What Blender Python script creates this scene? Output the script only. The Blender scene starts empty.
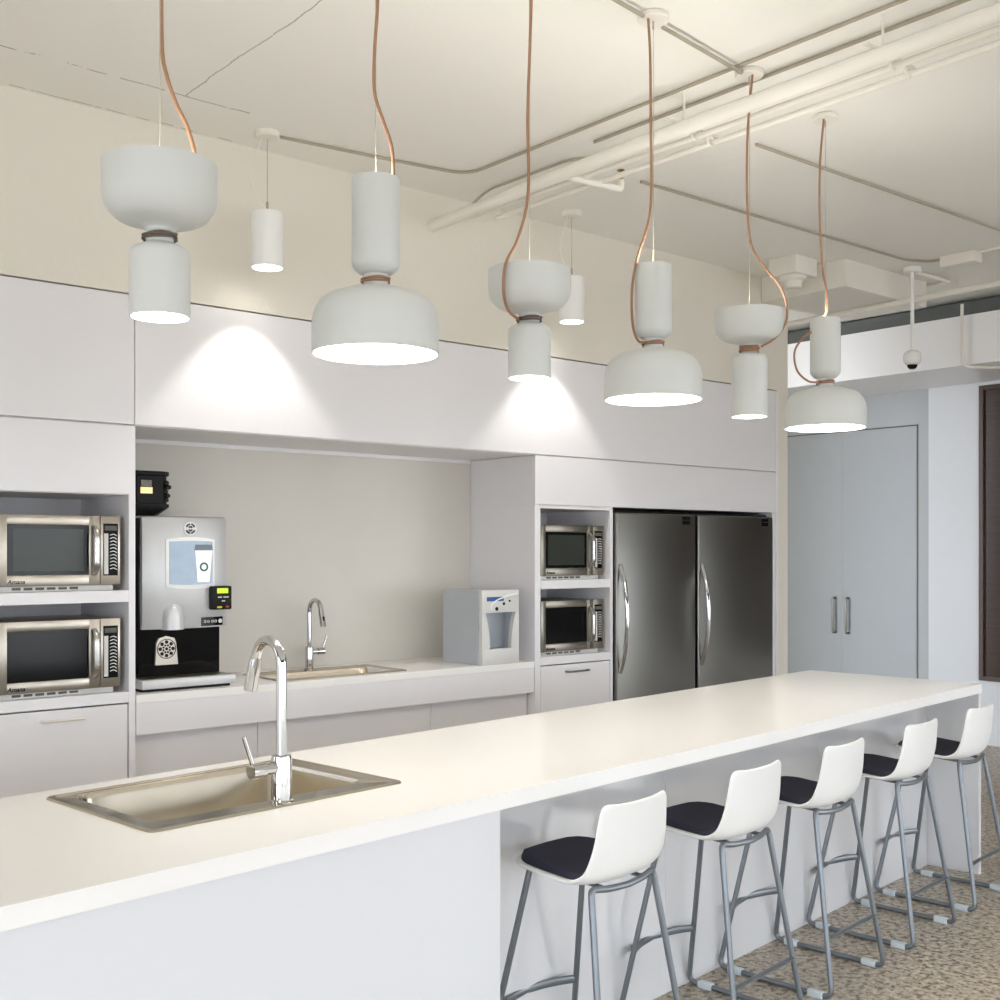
import bpy, bmesh, math, random
from mathutils import Vector, Matrix
random.seed(7)
SC = bpy.context.scene
COL = SC.collection
PI = math.pi

# ---------------------------------------------------------------- camera, light, exposure
cam_d = bpy.data.cameras.new('camera')
cam = bpy.data.objects.new('camera', cam_d)
COL.objects.link(cam)
cam.location = (-1.998, -4.786, 1.55)
cam.rotation_euler = (math.radians(90), 0, math.radians(-40.389))
cam_d.sensor_width = 36.0
cam_d.lens = 41.04
cam_d.shift_y = 0.05
cam_d.clip_start = 0.05
SC.camera = cam

W = bpy.data.worlds.new('daylight')
SC.world = W
W.use_nodes = True
bg = W.node_tree.nodes['Background']
# daylight: cool bright sky above the horizon, darker ground below it
_wt = W.node_tree
_tc = _wt.nodes.new('ShaderNodeTexCoord')
_sp = _wt.nodes.new('ShaderNodeSeparateXYZ')
_rp = _wt.nodes.new('ShaderNodeValToRGB')
_rp.color_ramp.elements[0].position = 0.46
_rp.color_ramp.elements[0].color = (0.56, 0.575, 0.59, 1)
_rp.color_ramp.elements[1].position = 0.52
_rp.color_ramp.elements[1].color = (0.90, 0.97, 1.06, 1)
_mr = _wt.nodes.new('ShaderNodeMapRange')
_mr.inputs['From Min'].default_value = -1.0
_wt.links.new(_tc.outputs['Generated'], _sp.inputs[0])
_wt.links.new(_sp.outputs['Z'], _mr.inputs['Value'])
_wt.links.new(_mr.outputs['Result'], _rp.inputs['Fac'])
_wt.links.new(_rp.outputs['Color'], bg.inputs['Color'])
bg.inputs['Strength'].default_value = 2.3

SC.view_settings.view_transform = 'Standard'
SC.view_settings.look = 'None'
SC.view_settings.gamma = 1.0
SC.view_settings.use_curve_mapping = False
SC.view_settings.exposure = 1.7
SC.cycles.max_bounces = 10
SC.cycles.diffuse_bounces = 6
SC.cycles.glossy_bounces = 5
SC.cycles.use_denoising = True
SC.cycles.sample_clamp_indirect = 6.0

WARM = (1.0, 0.945, 0.87)
LAMP_EMIT = 8.0
UP_BOWL = 4.8
UP_TUBE = 18.0
SPOT_W = 8.5


def area(name, loc, rot, sx, sy, power, color):
    l = bpy.data.lights.new(name, 'AREA')
    l.shape = 'RECTANGLE'
    l.size, l.size_y, l.energy, l.color = sx, sy, power, color
    o = bpy.data.objects.new(name, l)
    o.location = loc
    o.rotation_euler = rot
    COL.objects.link(o)
    return o


# ---------------------------------------------------------------- materials
def lin(c):
    c = c / 255.0
    return c / 12.92 if c <= 0.04045 else ((c + 0.055) / 1.055) ** 2.4


def rgb(r, g, b):
    return (lin(r), lin(g), lin(b), 1)


def mat(name, col, rough=0.5, metal=0.0, var=0.04, scale=6.0, bump=0.0, bscale=60.0, coat=0.0,
        emit=None, estr=0.0, stretch=None, spec=0.5, rvar=0.0):
    m = bpy.data.materials.new(name)
    m.use_nodes = True
    nt = m.node_tree
    p = nt.nodes['Principled BSDF']
    tc = nt.nodes.new('ShaderNodeTexCoord')
    mp = nt.nodes.new('ShaderNodeMapping')
    nt.links.new(tc.outputs['Object'], mp.inputs['Vector'])
    if stretch:
        mp.inputs['Scale'].default_value = stretch
    n = nt.nodes.new('ShaderNodeTexNoise')
    n.inputs['Scale'].default_value = scale
    n.inputs['Detail'].default_value = 4
    nt.links.new(mp.outputs['Vector'], n.inputs['Vector'])
    mx = nt.nodes.new('ShaderNodeMix')
    mx.data_type = 'RGBA'
    mx.inputs['A'].default_value = col
    mx.inputs['B'].default_value = tuple(c * (1 - var * 2) for c in col[:3]) + (1,)
    nt.links.new(n.outputs['Fac'], mx.inputs['Factor'])
    nt.links.new(mx.outputs['Result'], p.inputs['Base Color'])
    p.inputs['Roughness'].default_value = rough
    p.inputs['Metallic'].default_value = metal
    p.inputs['Specular IOR Level'].default_value = spec
    p.inputs['Coat Weight'].default_value = coat
    if rvar:
        mr = nt.nodes.new('ShaderNodeMapRange')
        mr.inputs['To Min'].default_value = max(0.0, rough - rvar)
        mr.inputs['To Max'].default_value = rough + rvar
        nt.links.new(n.outputs['Fac'], mr.inputs['Value'])
        nt.links.new(mr.outputs['Result'], p.inputs['Roughness'])
    if bump:
        nb = nt.nodes.new('ShaderNodeTexNoise')
        nb.inputs['Scale'].default_value = bscale
        nb.inputs['Detail'].default_value = 5
        nt.links.new(mp.outputs['Vector'], nb.inputs['Vector'])
        b = nt.nodes.new('ShaderNodeBump')
        b.inputs['Strength'].default_value = bump
        b.inputs['Distance'].default_value = 0.01
        nt.links.new(nb.outputs['Fac'], b.inputs['Height'])
        nt.links.new(b.outputs['Normal'], p.inputs['Normal'])
    if emit:
        p.inputs['Emission Color'].default_value = emit
        p.inputs['Emission Strength'].default_value = estr
    return m


def ceiling_mat():
    m = mat('painted_concrete', rgb(241, 239, 233), 0.8, var=0.02, scale=1.2, bump=0.35, bscale=9.0)
    nt = m.node_tree
    p = nt.nodes['Principled BSDF']
    base = p.inputs['Base Color'].links[0].from_socket
    geo = nt.nodes.new('ShaderNodeNewGeometry')
    sep = nt.nodes.new('ShaderNodeSeparateXYZ')
    nt.links.new(geo.outputs['Position'], sep.inputs[0])
    nz = nt.nodes.new('ShaderNodeTexNoise')
    nz.inputs['Scale'].default_value = 5.0
    nz.inputs['Detail'].default_value = 8
    nt.links.new(geo.outputs['Position'], nz.inputs['Vector'])
    nz2 = nt.nodes.new('ShaderNodeTexNoise')
    nz2.inputs['Scale'].default_value = 16.0
    nz2.inputs['Detail'].default_value = 3
    nt.links.new(geo.outputs['Position'], nz2.inputs['Vector'])

    def M(op, a, b=None, c=None):
        n = nt.nodes.new('ShaderNodeMath')
        n.operation = op
        for i, v in enumerate((a, b, c)):
            if v is None:
                continue
            if isinstance(v, (int, float)):
                n.inputs[i].default_value = v
            else:
                nt.links.new(v, n.inputs[i])
        return n.outputs[0]
    wob = M('MULTIPLY', M('SUBTRACT', nz.outputs['Fac'], 0.5), 0.05)

    def crack(axis, pos, w, thr):
        d = M('ABSOLUTE', M('ADD', M('SUBTRACT', sep.outputs[axis], pos), wob))
        near = M('LESS_THAN', d, w)
        brk = M('GREATER_THAN', nz2.outputs['Fac'], thr)
        return M('MULTIPLY', near, brk)
    c1 = M('MULTIPLY', crack('Y', -0.372, 0.0045, 0.47), M('LESS_THAN', sep.outputs['X'], 0.35))
    c2 = M('MULTIPLY', crack('X', 0.055, 0.0032, 0.30), M('LESS_THAN', sep.outputs['Y'], -0.37))
    c3 = M('MULTIPLY', crack('Y', -0.02, 0.004, 0.48), M('LESS_THAN', sep.outputs['X'], 0.6))
    tot = M('MAXIMUM', M('MAXIMUM', c1, c2), c3)
    mx = nt.nodes.new('ShaderNodeMix')
    mx.data_type = 'RGBA'
    nt.links.new(M('MULTIPLY', tot, 0.5), mx.inputs['Factor'])
    nt.links.new(base, mx.inputs['A'])
    mx.inputs['B'].default_value = rgb(96, 84, 66)
    nt.links.new(mx.outputs['Result'], p.inputs['Base Color'])
    return m


def floor_mat():
    m = bpy.data.materials.new('polished_aggregate_concrete')
    m.use_nodes = True
    nt = m.node_tree
    p = nt.nodes['Principled BSDF']
    tc = nt.nodes.new('ShaderNodeTexCoord')

    def speck(scale, detail, stops):
        n = nt.nodes.new('ShaderNodeTexNoise')
        n.inputs['Scale'].default_value = scale
        n.inputs['Detail'].default_value = detail
        n.inputs['Roughness'].default_value = 0.6
        nt.links.new(tc.outputs['Object'], n.inputs['Vector'])
        r = nt.nodes.new('ShaderNodeValToRGB')
        e = r.color_ramp.elements
        while len(e) < len(stops):
            e.new(0.5)
        for i, (pp, c) in enumerate(stops):
            e[i].position = pp
            e[i].color = c
        nt.links.new(n.outputs['Fac'], r.inputs[0])
        return r
    r1 = speck(40, 3.0, [(0.405, rgb(58, 49, 42)), (0.435, rgb(148, 135, 118)), (0.50, rgb(180, 168, 150)), (0.58, rgb(198, 187, 169)), (0.64, rgb(222, 213, 198))])
    r2 = speck(72, 2.0, [(0.38, rgb(66, 57, 49)), (0.41, rgb(176, 164, 146)), (0.60, rgb(190, 180, 162)), (0.64, rgb(120, 107, 92))])
    mx = nt.nodes.new('ShaderNodeMix')
    mx.data_type = 'RGBA'
    mx.inputs['Factor'].default_value = 0.35
    nt.links.new(r1.outputs[0], mx.inputs['A'])
    nt.links.new(r2.outputs[0], mx.inputs['B'])
    nt.links.new(mx.outputs['Result'], p.inputs['Base Color'])
    p.inputs['Roughness'].default_value = 0.38
    return m


def wood_mat():
    m = mat('dark_walnut', rgb(70, 48, 38), 0.22, var=0.25, scale=5.0, stretch=(1, 1.0, 14.0))
    return m


MT = {
    'ceiling': ceiling_mat(),
    'floor': floor_mat(),
    'wood': wood_mat(),
    'woodframe': mat('dark_wood_frame', rgb(84, 64, 54), 0.35, var=0.1),
    'plaster': mat('cream_plaster', rgb(229, 224, 212), 0.75, var=0.02, scale=2, bump=0.15, bscale=30),
    'cab': mat('white_laminate', rgb(230, 228, 230), 0.32, var=0.012, scale=3),
    'cabedge': mat('white_laminate_edge', rgb(238, 237, 238), 0.35, var=0.01),
    'splash': mat('pale_stone_splashback', rgb(216, 211, 201), 0.35, var=0.05, scale=2.5),
    'gloss': mat('gloss_white_panel', rgb(224, 224, 226), 0.08, var=0.01, spec=0.9, coat=1.0),
    'island': mat('white_island_panel', rgb(222, 223, 226), 0.4, var=0.008),
    'top': mat('white_solid_surface', rgb(244, 242, 239), 0.2, var=0.01, scale=4),
    'pier': mat('grey_pier_paint', rgb(120, 116, 110), 0.7, var=0.03),
    'grey_wall': mat('light_grey_paint', rgb(190, 194, 198), 0.6, var=0.02),
    'grey_door': mat('grey_door_paint', rgb(182, 187, 192), 0.5, var=0.02),
    'white_wall': mat('white_wall_paint', rgb(228, 231, 236), 0.6, var=0.01),
    'steel': mat('brushed_steel', rgb(176, 168, 156), 0.30, 1.0, var=0.05, scale=40, stretch=(1, 1, 12), rvar=0.05),
    'sinksteel': mat('polished_sink_steel', rgb(204, 194, 176), 0.2, 1.0, var=0.04, scale=12, rvar=0.05),
    'fridge': mat('fridge_steel', rgb(138, 136, 130), 0.33, 1.0, var=0.06, scale=30, stretch=(1, 1, 20), rvar=0.05),
    'dullsteel': mat('dull_dark_steel', rgb(150, 144, 132), 0.35, 1.0, var=0.05, scale=30, stretch=(1, 1, 10)),
    'chrome': mat('chrome', rgb(205, 205, 205), 0.06, 1.0, var=0.01),
    'satin': mat('satin_steel', rgb(186, 184, 180), 0.25, 1.0, var=0.03),
    'tube': mat('grey_powder_coat', rgb(128, 134, 140), 0.32, 0.55, var=0.04),
    'shell': mat('white_polypropylene', rgb(238, 238, 236), 0.38, var=0.008),
    'cushion': mat('navy_fabric', rgb(45, 46, 64), 0.85, var=0.15, scale=90, bump=0.2, bscale=400),
    'glide': mat('translucent_glide', rgb(214, 224, 230), 0.3, var=0.03),
    'black': mat('black_plastic', rgb(22, 21, 20), 0.45, var=0.1, spec=0.2),
    'trueblack': mat('black_print', rgb(9, 9, 9), 0.5, spec=0.1),
    'gloss_black': mat('black_gloss', rgb(16, 16, 16), 0.12, var=0.1, spec=0.2),
    'glass_dark': mat('smoked_oven_glass', rgb(62, 66, 60), 0.06, var=0.15, scale=5, spec=0.15),
    'slot': mat('vent_slot', rgb(92, 90, 84), 0.6),
    'silver': mat('silver_plastic', rgb(206, 207, 208), 0.34, 0.25, var=0.02),
    'silver_side': mat('grey_silver_side', rgb(188, 193, 200), 0.35, 0.3, var=0.03),
    'nichegrey': mat('mid_grey_plastic', rgb(176, 182, 190), 0.35, var=0.03),
    'paleplastic': mat('pale_grey_plastic', rgb(214, 214, 210), 0.4, var=0.02),
    'white': mat('white_plastic', rgb(240, 240, 238), 0.4, var=0.01),
    'whitepaint': mat('white_pipe_paint', rgb(236, 232, 223), 0.5, var=0.02),
    'conduit': mat('shadow_grey_conduit', rgb(178, 168, 150), 0.5, var=0.08),  # white conduit; the shadow beneath it is put into this grey
    'brass': mat('brass', rgb(170, 140, 90), 0.3, 1.0),
    'lampbody': mat('matt_white_lacquer', rgb(207, 209, 206), 0.55, var=0.01),
    'cord': mat('copper_braided_cord', rgb(168, 126, 96), 0.55, var=0.15, scale=200),
    'wire': mat('steel_wire', rgb(190, 182, 165), 0.4, 0.4),
    'wrap': mat('dark_cord', rgb(104, 90, 78), 0.6, var=0.1, scale=150),
    'glow': mat('lit_diffuser', rgb(255, 250, 240), 0.5, emit=WARM + (1,), estr=LAMP_EMIT),
    'up_bowl': mat('lit_upper_diffuser', rgb(255, 250, 240), 0.5, emit=(1.0, 0.965, 0.90, 1), estr=UP_BOWL),
    'up_tube': mat('lit_upper_diffuser_small', rgb(255, 250, 240), 0.5, emit=(1.0, 0.965, 0.90, 1), estr=UP_TUBE),
    'glow_cool': mat('lit_downlight', rgb(255, 252, 248), 0.5, emit=(1.0, 0.95, 0.88, 1), estr=5.0),
    'screen': mat('backlit_picture', rgb(150, 166, 182), 0.3, var=0.14, scale=22, emit=rgb(170, 190, 210), estr=0.10),
    'cuplit': mat('backlit_white', rgb(240, 244, 246), 0.3, emit=(0.9, 0.95, 1, 1), estr=0.10),
    'lidlit': mat('backlit_grey_lid', rgb(110, 122, 132), 0.3),
    'green': mat('dark_green_print', rgb(46, 92, 74), 0.5),
    'darkprint': mat('dark_print', rgb(62, 68, 64), 0.5),
    'lcd': mat('lcd_lit', rgb(190, 220, 30), 0.3, emit=rgb(190, 220, 30), estr=0.2),
    'yellow': mat('yellow_button', rgb(220, 205, 30), 0.4),
    'red': mat('red_button', rgb(170, 50, 40), 0.4),
    'blue': mat('blue_badge', rgb(44, 92, 160), 0.4, var=0.2, scale=60),
    'hopperlit': mat('lit_hopper_window', rgb(250, 226, 160), 0.3, var=0.2, scale=30, emit=rgb(255, 226, 150), estr=0.25),
    'hopperpic': mat('hopper_picture', rgb(150, 146, 138), 0.3, var=0.4, scale=90),
    'badge': mat('steel_badge', rgb(206, 198, 186), 0.3, 0.6),
    'metalhandle': mat('satin_handle', rgb(120, 118, 112), 0.35, 0.8),
    'whitehandle': mat('pale_satin_handle', rgb(216, 208, 198), 0.3, 0.7),
    'voidgrey': mat('galvanised_duct', rgb(112, 116, 114), 0.5, 0.3, var=0.08),
    'seam': mat('seam_shadow_gap', rgb(120, 112, 104), 0.8),
}


# ---------------------------------------------------------------- mesh helpers
class MB:
    """collects shapes, then links them as one mesh object"""

    def __init__(self):
        self.bm = bmesh.new()

    def _new(self, fn):
        before = set(self.bm.verts)
        fn()
        return [v for v in self.bm.verts if v not in before]

    def box(self, x0, x1, y0, y1, z0, z1, bevel=0.0, seg=2, mtx=None):
        t = bmesh.new()
        bmesh.ops.create_cube(t, size=1.0)
        for v in t.verts:
            v.co = Vector(((x0 + x1) / 2 + v.co.x * (x1 - x0), (y0 + y1) / 2 + v.co.y * (y1 - y0),
                           (z0 + z1) / 2 + v.co.z * (z1 - z0)))
        if bevel:
            bmesh.ops.bevel(t, geom=t.edges[:], offset=bevel, segments=seg, affect='EDGES', profile=0.5)
        self.add(t, mtx)
        return self

    def add(self, t, mtx=None):
        if mtx is not None:
            bmesh.ops.transform(t, matrix=mtx, verts=t.verts[:])
        me = bpy.data.meshes.new('tmp')
        t.to_mesh(me)
        t.free()
        self.bm.from_mesh(me)
        bpy.data.meshes.remove(me)

    def lathe(self, prof, seg=48, mtx=None, close=False):
        t = bmesh.new()
        rings = []
        for r, z in prof:
            if r < 1e-6:
                rings.append([t.verts.new((0, 0, z))])
            else:
                rings.append([t.verts.new((r * math.cos(2 * PI * k / seg), r * math.sin(2 * PI * k / seg), z)) for k in range(seg)])
        pairs = list(zip(rings[:-1], rings[1:]))
        if close:
            pairs.append((rings[-1], rings[0]))
        for a, b in pairs:
            for k in range(seg):
                k2 = (k + 1) % seg
                if len(a) == 1 and len(b) == 1:
                    continue
                if len(a) == 1:
                    t.faces.new((a[0], b[k2], b[k]))
                elif len(b) == 1:
                    t.faces.new((a[k], a[k2], b[0]))
                else:
                    t.faces.new((a[k], a[k2], b[k2], b[k]))
        bmesh.ops.recalc_face_normals(t, faces=t.faces[:])
        self.add(t, mtx)
        return self

    def cyl(self, p0, p1, r, seg=20, r1=None):
        p0, p1 = Vector(p0), Vector(p1)
        d = p1 - p0
        q = d.to_track_quat('Z', 'Y').to_matrix().to_4x4()
        r1 = r if r1 is None else r1
        self.lathe([(0, 0), (r, 0), (r1, d.length), (0, d.length)], seg, Matrix.Translation(p0) @ q)
        return self

    def tube(self, pts, r, seg=10, smooth=True, n=8, closed=False, flat=None):
        pts = [Vector(p) for p in pts]
        if smooth:
            pts = spline(pts, n, closed)
        t = bmesh.new()
        rings = []
        L = len(pts)
        nrm = None
        for i, p in enumerate(pts):
            if closed:
                d = (pts[(i + 1) % L] - pts[i - 1]).normalized()
            else:
                d = (pts[min(i + 1, L - 1)] - pts[max(i - 1, 0)]).normalized()
            if nrm is None:
                nrm = d.orthogonal().normalized()
                if flat is not None:
                    u = Vector(flat) - d * d.dot(Vector(flat))
                    nrm = u.normalized()
            nrm = (nrm - d * nrm.dot(d)).normalized()
            b = d.cross(nrm)
            rn, rb = (r, r) if not isinstance(r, tuple) else r
            rings.append([t.verts.new(p + nrm * (rn * math.cos(2 * PI * k / seg)) + b * (rb * math.sin(2 * PI * k / seg))) for k in range(seg)])
        m = L if closed else L - 1
        for i in range(m):
            a, b2 = rings[i], rings[(i + 1) % L]
            for k in range(seg):
                k2 = (k + 1) % seg
                t.faces.new((a[k], a[k2], b2[k2], b2[k]))
        if not closed:
            t.faces.new(rings[0][::-1])
            t.faces.new(rings[-1])
        bmesh.ops.recalc_face_normals(t, faces=t.faces[:])
        self.add(t)
        return self

    def prism(self, poly, y0, y1, bevel=0.0, axis='Y'):
        """extrude an outline of (x, z) between y0 and y1"""
        t = bmesh.new()
        a = [t.verts.new((x, y0, z)) for x, z in poly]
        b = [t.verts.new((x, y1, z)) for x, z in poly]
        n = len(poly)
        t.faces.new(a)
        t.faces.new(b[::-1])
        for i in range(n):
            j = (i + 1) % n
            t.faces.new((a[j], a[i], b[i], b[j]))
        bmesh.ops.recalc_face_normals(t, faces=t.faces[:])
        if bevel:
            es = [e for e in t.edges if abs(e.verts[0].co.y - e.verts[1].co.y) < 1e-6 and e.verts[0].co.y == min(y0, y1)]
            bmesh.ops.bevel(t, geom=es, offset=bevel, segments=2, affect='EDGES', profile=0.5)
        self.add(t)
        return self

    def loops(self, rings, cap_first=False, cap_last=False):
        t = bmesh.new()
        rv = [[t.verts.new(p) for p in r] for r in rings]
        for a, b in zip(rv[:-1], rv[1:]):
            n = len(a)
            for k in range(n):
                k2 = (k + 1) % n
                t.faces.new((a[k], a[k2], b[k2], b[k]))
        if cap_first:
            t.faces.new(rv[0][::-1])
        if cap_last:
            t.faces.new(rv[-1])
        bmesh.ops.recalc_face_normals(t, faces=t.faces[:])
        self.add(t)
        return self

    def build(self, name, material, parent=None, smooth=True, loc=None, rotz=None):
        me = bpy.data.meshes.new(name)
        self.bm.to_mesh(me)
        self.bm.free()
        o = bpy.data.objects.new(name, me)
        COL.objects.link(o)
        if material:
            me.materials.append(MT[material] if isinstance(material, str) else material)
        if smooth:
            me.shade_smooth()
            me.set_sharp_from_angle(angle=math.radians(35))
        if parent:
            o.parent = parent
        if loc is not None:
            o.location = loc
        if rotz is not None:
            o.rotation_euler.z = rotz
        return o


def spline(P, n=8, closed=False):
    out = []
    L = len(P)
    rng = range(L) if closed else range(L - 1)
    for i in rng:
        if closed:
            p0, p1, p2, p3 = P[i - 1], P[i], P[(i + 1) % L], P[(i + 2) % L]
        else:
            p1, p2 = P[i], P[i + 1]
            p0 = P[i - 1] if i > 0 else p1 * 2 - p2
            p3 = P[i + 2] if i + 2 < L else p2 * 2 - p1
        for k in range(n):
            s = k / n
            out.append(0.5 * ((2 * p1) + (p2 - p0) * s + (2 * p0 - 5 * p1 + 4 * p2 - p3) * s * s + (3 * p1 - p0 - 3 * p2 + p3) * s ** 3))
    if not closed:
        out.append(P[-1].copy())
    return out


def fillet(pts, r, n=6):
    """round the corners of a polyline"""
    P = [Vector(p) for p in pts]
    out = [P[0]]
    for i in range(1, len(P) - 1):
        a, b, c = P[i - 1], P[i], P[i + 1]
        u, v = (a - b), (c - b)
        rr = min(r, u.length * 0.49, v.length * 0.49)
        s, e = b + u.normalized() * rr, b + v.normalized() * rr
        for k in range(n + 1):
            t = k / n
            out.append(s * (1 - t) ** 2 + b * 2 * t * (1 - t) + e * t * t)
    out.append(P[-1])
    return out


def tag(o, label, cat, group=None, kind=None):
    o['label'] = label
    o['category'] = cat
    if group:
        o['group'] = group
    if kind:
        o['kind'] = kind
    return o


def thing(name, label, cat, loc=(0, 0, 0), rotz=0.0, group=None):
    o = bpy.data.objects.new(name, None)
    o.empty_display_size = 0.1
    COL.objects.link(o)
    o.location = loc
    o.rotation_euler = (0, 0, rotz)
    return tag(o, label, cat, group)


def struct(o, label=None, cat=None):
    o['kind'] = 'structure'
    if label:
        o['label'] = label
    if cat:
        o['category'] = cat
    return o


def dup(root, label, loc=None, rotz=None):
    r = root.copy()
    COL.objects.link(r)
    r['label'] = label
    if loc is not None:
        r.location = loc
    if rotz is not None:
        r.rotation_euler = (0, 0, rotz)
    for ch in list(root.children):
        c = ch.copy()
        COL.objects.link(c)
        c.parent = r
        for g in list(ch.children):
            d = g.copy()
            COL.objects.link(d)
            d.parent = c
    return r


def text_obj(name, s, size, material, parent, loc, rot=(PI / 2, 0, 0), depth=0.0006, shear=0.0, bold=0.0):
    cu = bpy.data.curves.new(name, 'FONT')
    cu.body = s
    cu.size = size
    cu.extrude = depth
    cu.shear = shear
    cu.offset = bold
    cu.align_x = 'CENTER'
    cu.align_y = 'CENTER'
    tmp = bpy.data.objects.new(name, cu)
    COL.objects.link(tmp)
    dg = bpy.context.evaluated_depsgraph_get()
    me = bpy.data.meshes.new_from_object(tmp.evaluated_get(dg))
    bpy.data.objects.remove(tmp)
    bpy.data.curves.remove(cu)
    me.materials.clear()
    me.materials.append(MT[material])
    o = bpy.data.objects.new(name, me)
    COL.objects.link(o)
    o.parent = parent
    o.location = loc
    o.rotation_euler = rot
    return o


def rrect(x0, x1, y0, y1, r, z, n=6):
    pts = []
    for cx, cy, a0 in ((x1 - r, y1 - r, 0), (x0 + r, y1 - r, 90), (x0 + r, y0 + r, 180), (x1 - r, y0 + r, 270)):
        for k in range(n + 1):
            a = math.radians(a0 + 90 * k / n)
            pts.append((cx + r * math.cos(a), cy + r * math.sin(a), z))
    return pts


CZ = 3.42          # ceiling height
# ---------------------------------------------------------------- the room
struct(MB().box(-6.2, 7, -10.0, 2.2, -0.1, 0).build('floor', 'floor', smooth=False))
struct(MB().box(-6.2, 7, -10.0, 2.2, CZ, CZ + 0.15).build('ceiling', 'ceiling', smooth=False))

# unseen piers and heads added behind the camera to shape daylight and reflections
m = MB()
for x in (-6.2, -3.7, -1.2, 1.3, 3.8, 6.3):
    m.box(x - 0.3, min(x + 0.9, 7.0), -10.0, -9.7, 0, CZ)
m.box(-6.2, 7, -10.0, -9.7, 2.5, CZ)
struct(m.build('wall_front_added', 'pier', smooth=False))
m = MB()
for y in (-9.69, -7.2, -4.7):
    m.box(-6.2, -5.9, y, y + 0.45, 0, CZ)
m.box(-6.2, -5.9, -2.4, 0, 0, CZ)
m.box(-6.2, -5.9, -9.69, 0, 2.35, CZ)
struct(m.build('wall_left_added', 'pier', smooth=False))

# kitchen wall: plaster above the cabinets, mass behind them, and the wall end on the right
m = MB()
m.box(-6.2, 4.724, 0.0, 0.8, 2.66, CZ)
m.box(-6.2, 4.60, 0.66, 0.8, 0.0, 2.66)
m.box(4.60, 4.724, 0.0, 0.8, 0.0, 2.66)
struct(m.build('wall_back', 'plaster', smooth=False))
struct(MB().box(4.586, 4.604, -0.006, 0.01, 0, 2.655, 0.002).build('trim_1', 'cabedge', smooth=False))
# far alcove: grey end wall, its side wall, pilaster and bulkhead
m = MB()
m.box(6.85, 7.0, -5.6, 1.75, 0, CZ)
m.box(6.85, 7.0, -9.99, -5.6, 2.65, CZ)  # unseen opening past the wood panel, added to bring in daylight
m.box(6.85, 7.0, -7.2, -6.8, 0, 2.65)
struct(m.build('wall_right', 'grey_wall', smooth=False))
struct(MB().box(4.725, 6.849, 1.6, 1.75, 0, CZ).build('wall_alcove', 'pier', smooth=False))  # side wall out of view, coloured dark to dim the alcove
struct(MB().box(6.825, 6.849, -0.322, 0.107, 0, 2.888).build('trim_2', 'white_wall', smooth=False))
struct(MB().box(6.825, 6.849, -5.6, -0.323, 0, 0.508).build('trim_3', 'white_wall', smooth=False))
struct(MB().box(6.825, 6.849, -5.6, -0.323, 2.86, 2.888).build('trim_4', 'white_wall', smooth=False))
struct(MB().box(6.805, 6.824, -5.6, 0.09, 0, 0.113, 0.004).build('baseboard_right', 'white_wall', smooth=False))
struct(MB().box(5.93, 6.848, -9.6, 1.58, 2.89, 3.253, 0.004).build('trim_5', 'cabedge', smooth=False),
       'white plasterboard bulkhead over the grey doors', 'bulkhead')

# grey double doors, the leaves as one structure each
def door_leaf(name, y0, y1, hy):
    o = MB().box(6.842, 6.8495, y0 + 0.0004, y1 - 0.0004, 0.01, 2.59, 0.002).build(name, 'grey_door', smooth=False)
    struct(o)
    h = MB()
    h.tube(fillet([(6.845, hy, 1.125), (6.80, hy, 1.125), (6.80, hy, 0.82), (6.845, hy, 0.82)], 0.006, 3), 0.011, 8, smooth=False)
    h.build('door_handle', 'metalhandle', o)
    # shadow gap round the leaf
    return o


door_leaf('door_1', 0.223, 0.935, 0.868)
door_leaf('door_2', 0.935, 1.59, 1.000)
m = MB()
m.box(6.8455, 6.8497, 0.212, 0.222, 0, 2.60)
m.box(6.8455, 6.8497, 0.212, 1.59, 2.592, 2.602)
struct(m.build('trim_6', 'seam', smooth=False))

# dark wood panel set in the end wall
t = thing('wood_wall_panel', 'tall dark brown wood panel with a thin frame, at the right edge by the white pilaster', 'wall panel', (6.83, -0.33, 0.51))
m = MB()
m.box(-0.02, 0.018, -0.035, 0.0, 0.0, 2.35, 0.003)
m.box(-0.02, 0.018, -5.25, -0.035, 0.0, 0.035, 0.003)
m.box(-0.02, 0.018, -5.25, -0.035, 2.315, 2.35, 0.003)
m.build('frame', 'woodframe', t, smooth=False)
MB().box(0.004, 0.018, -5.25, -0.035, 0.035, 2.315).build('board', 'wood', t, smooth=False)

# recess lining between the tall units
RX = 2.33
struct(MB().box(0.001, RX, 0.58, 0.65, 0.92, 2.085).build('wall_splashback', 'splash', smooth=False))
m = MB()
m.box(0.001, RX, 0.566, 0.579, 2.070, 2.0898, 0.001)
struct(m.build('trim_7', 'cabedge', smooth=False))

# ---------------------------------------------------------------- built-in cabinets
FR = 0.0           # front plane


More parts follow.
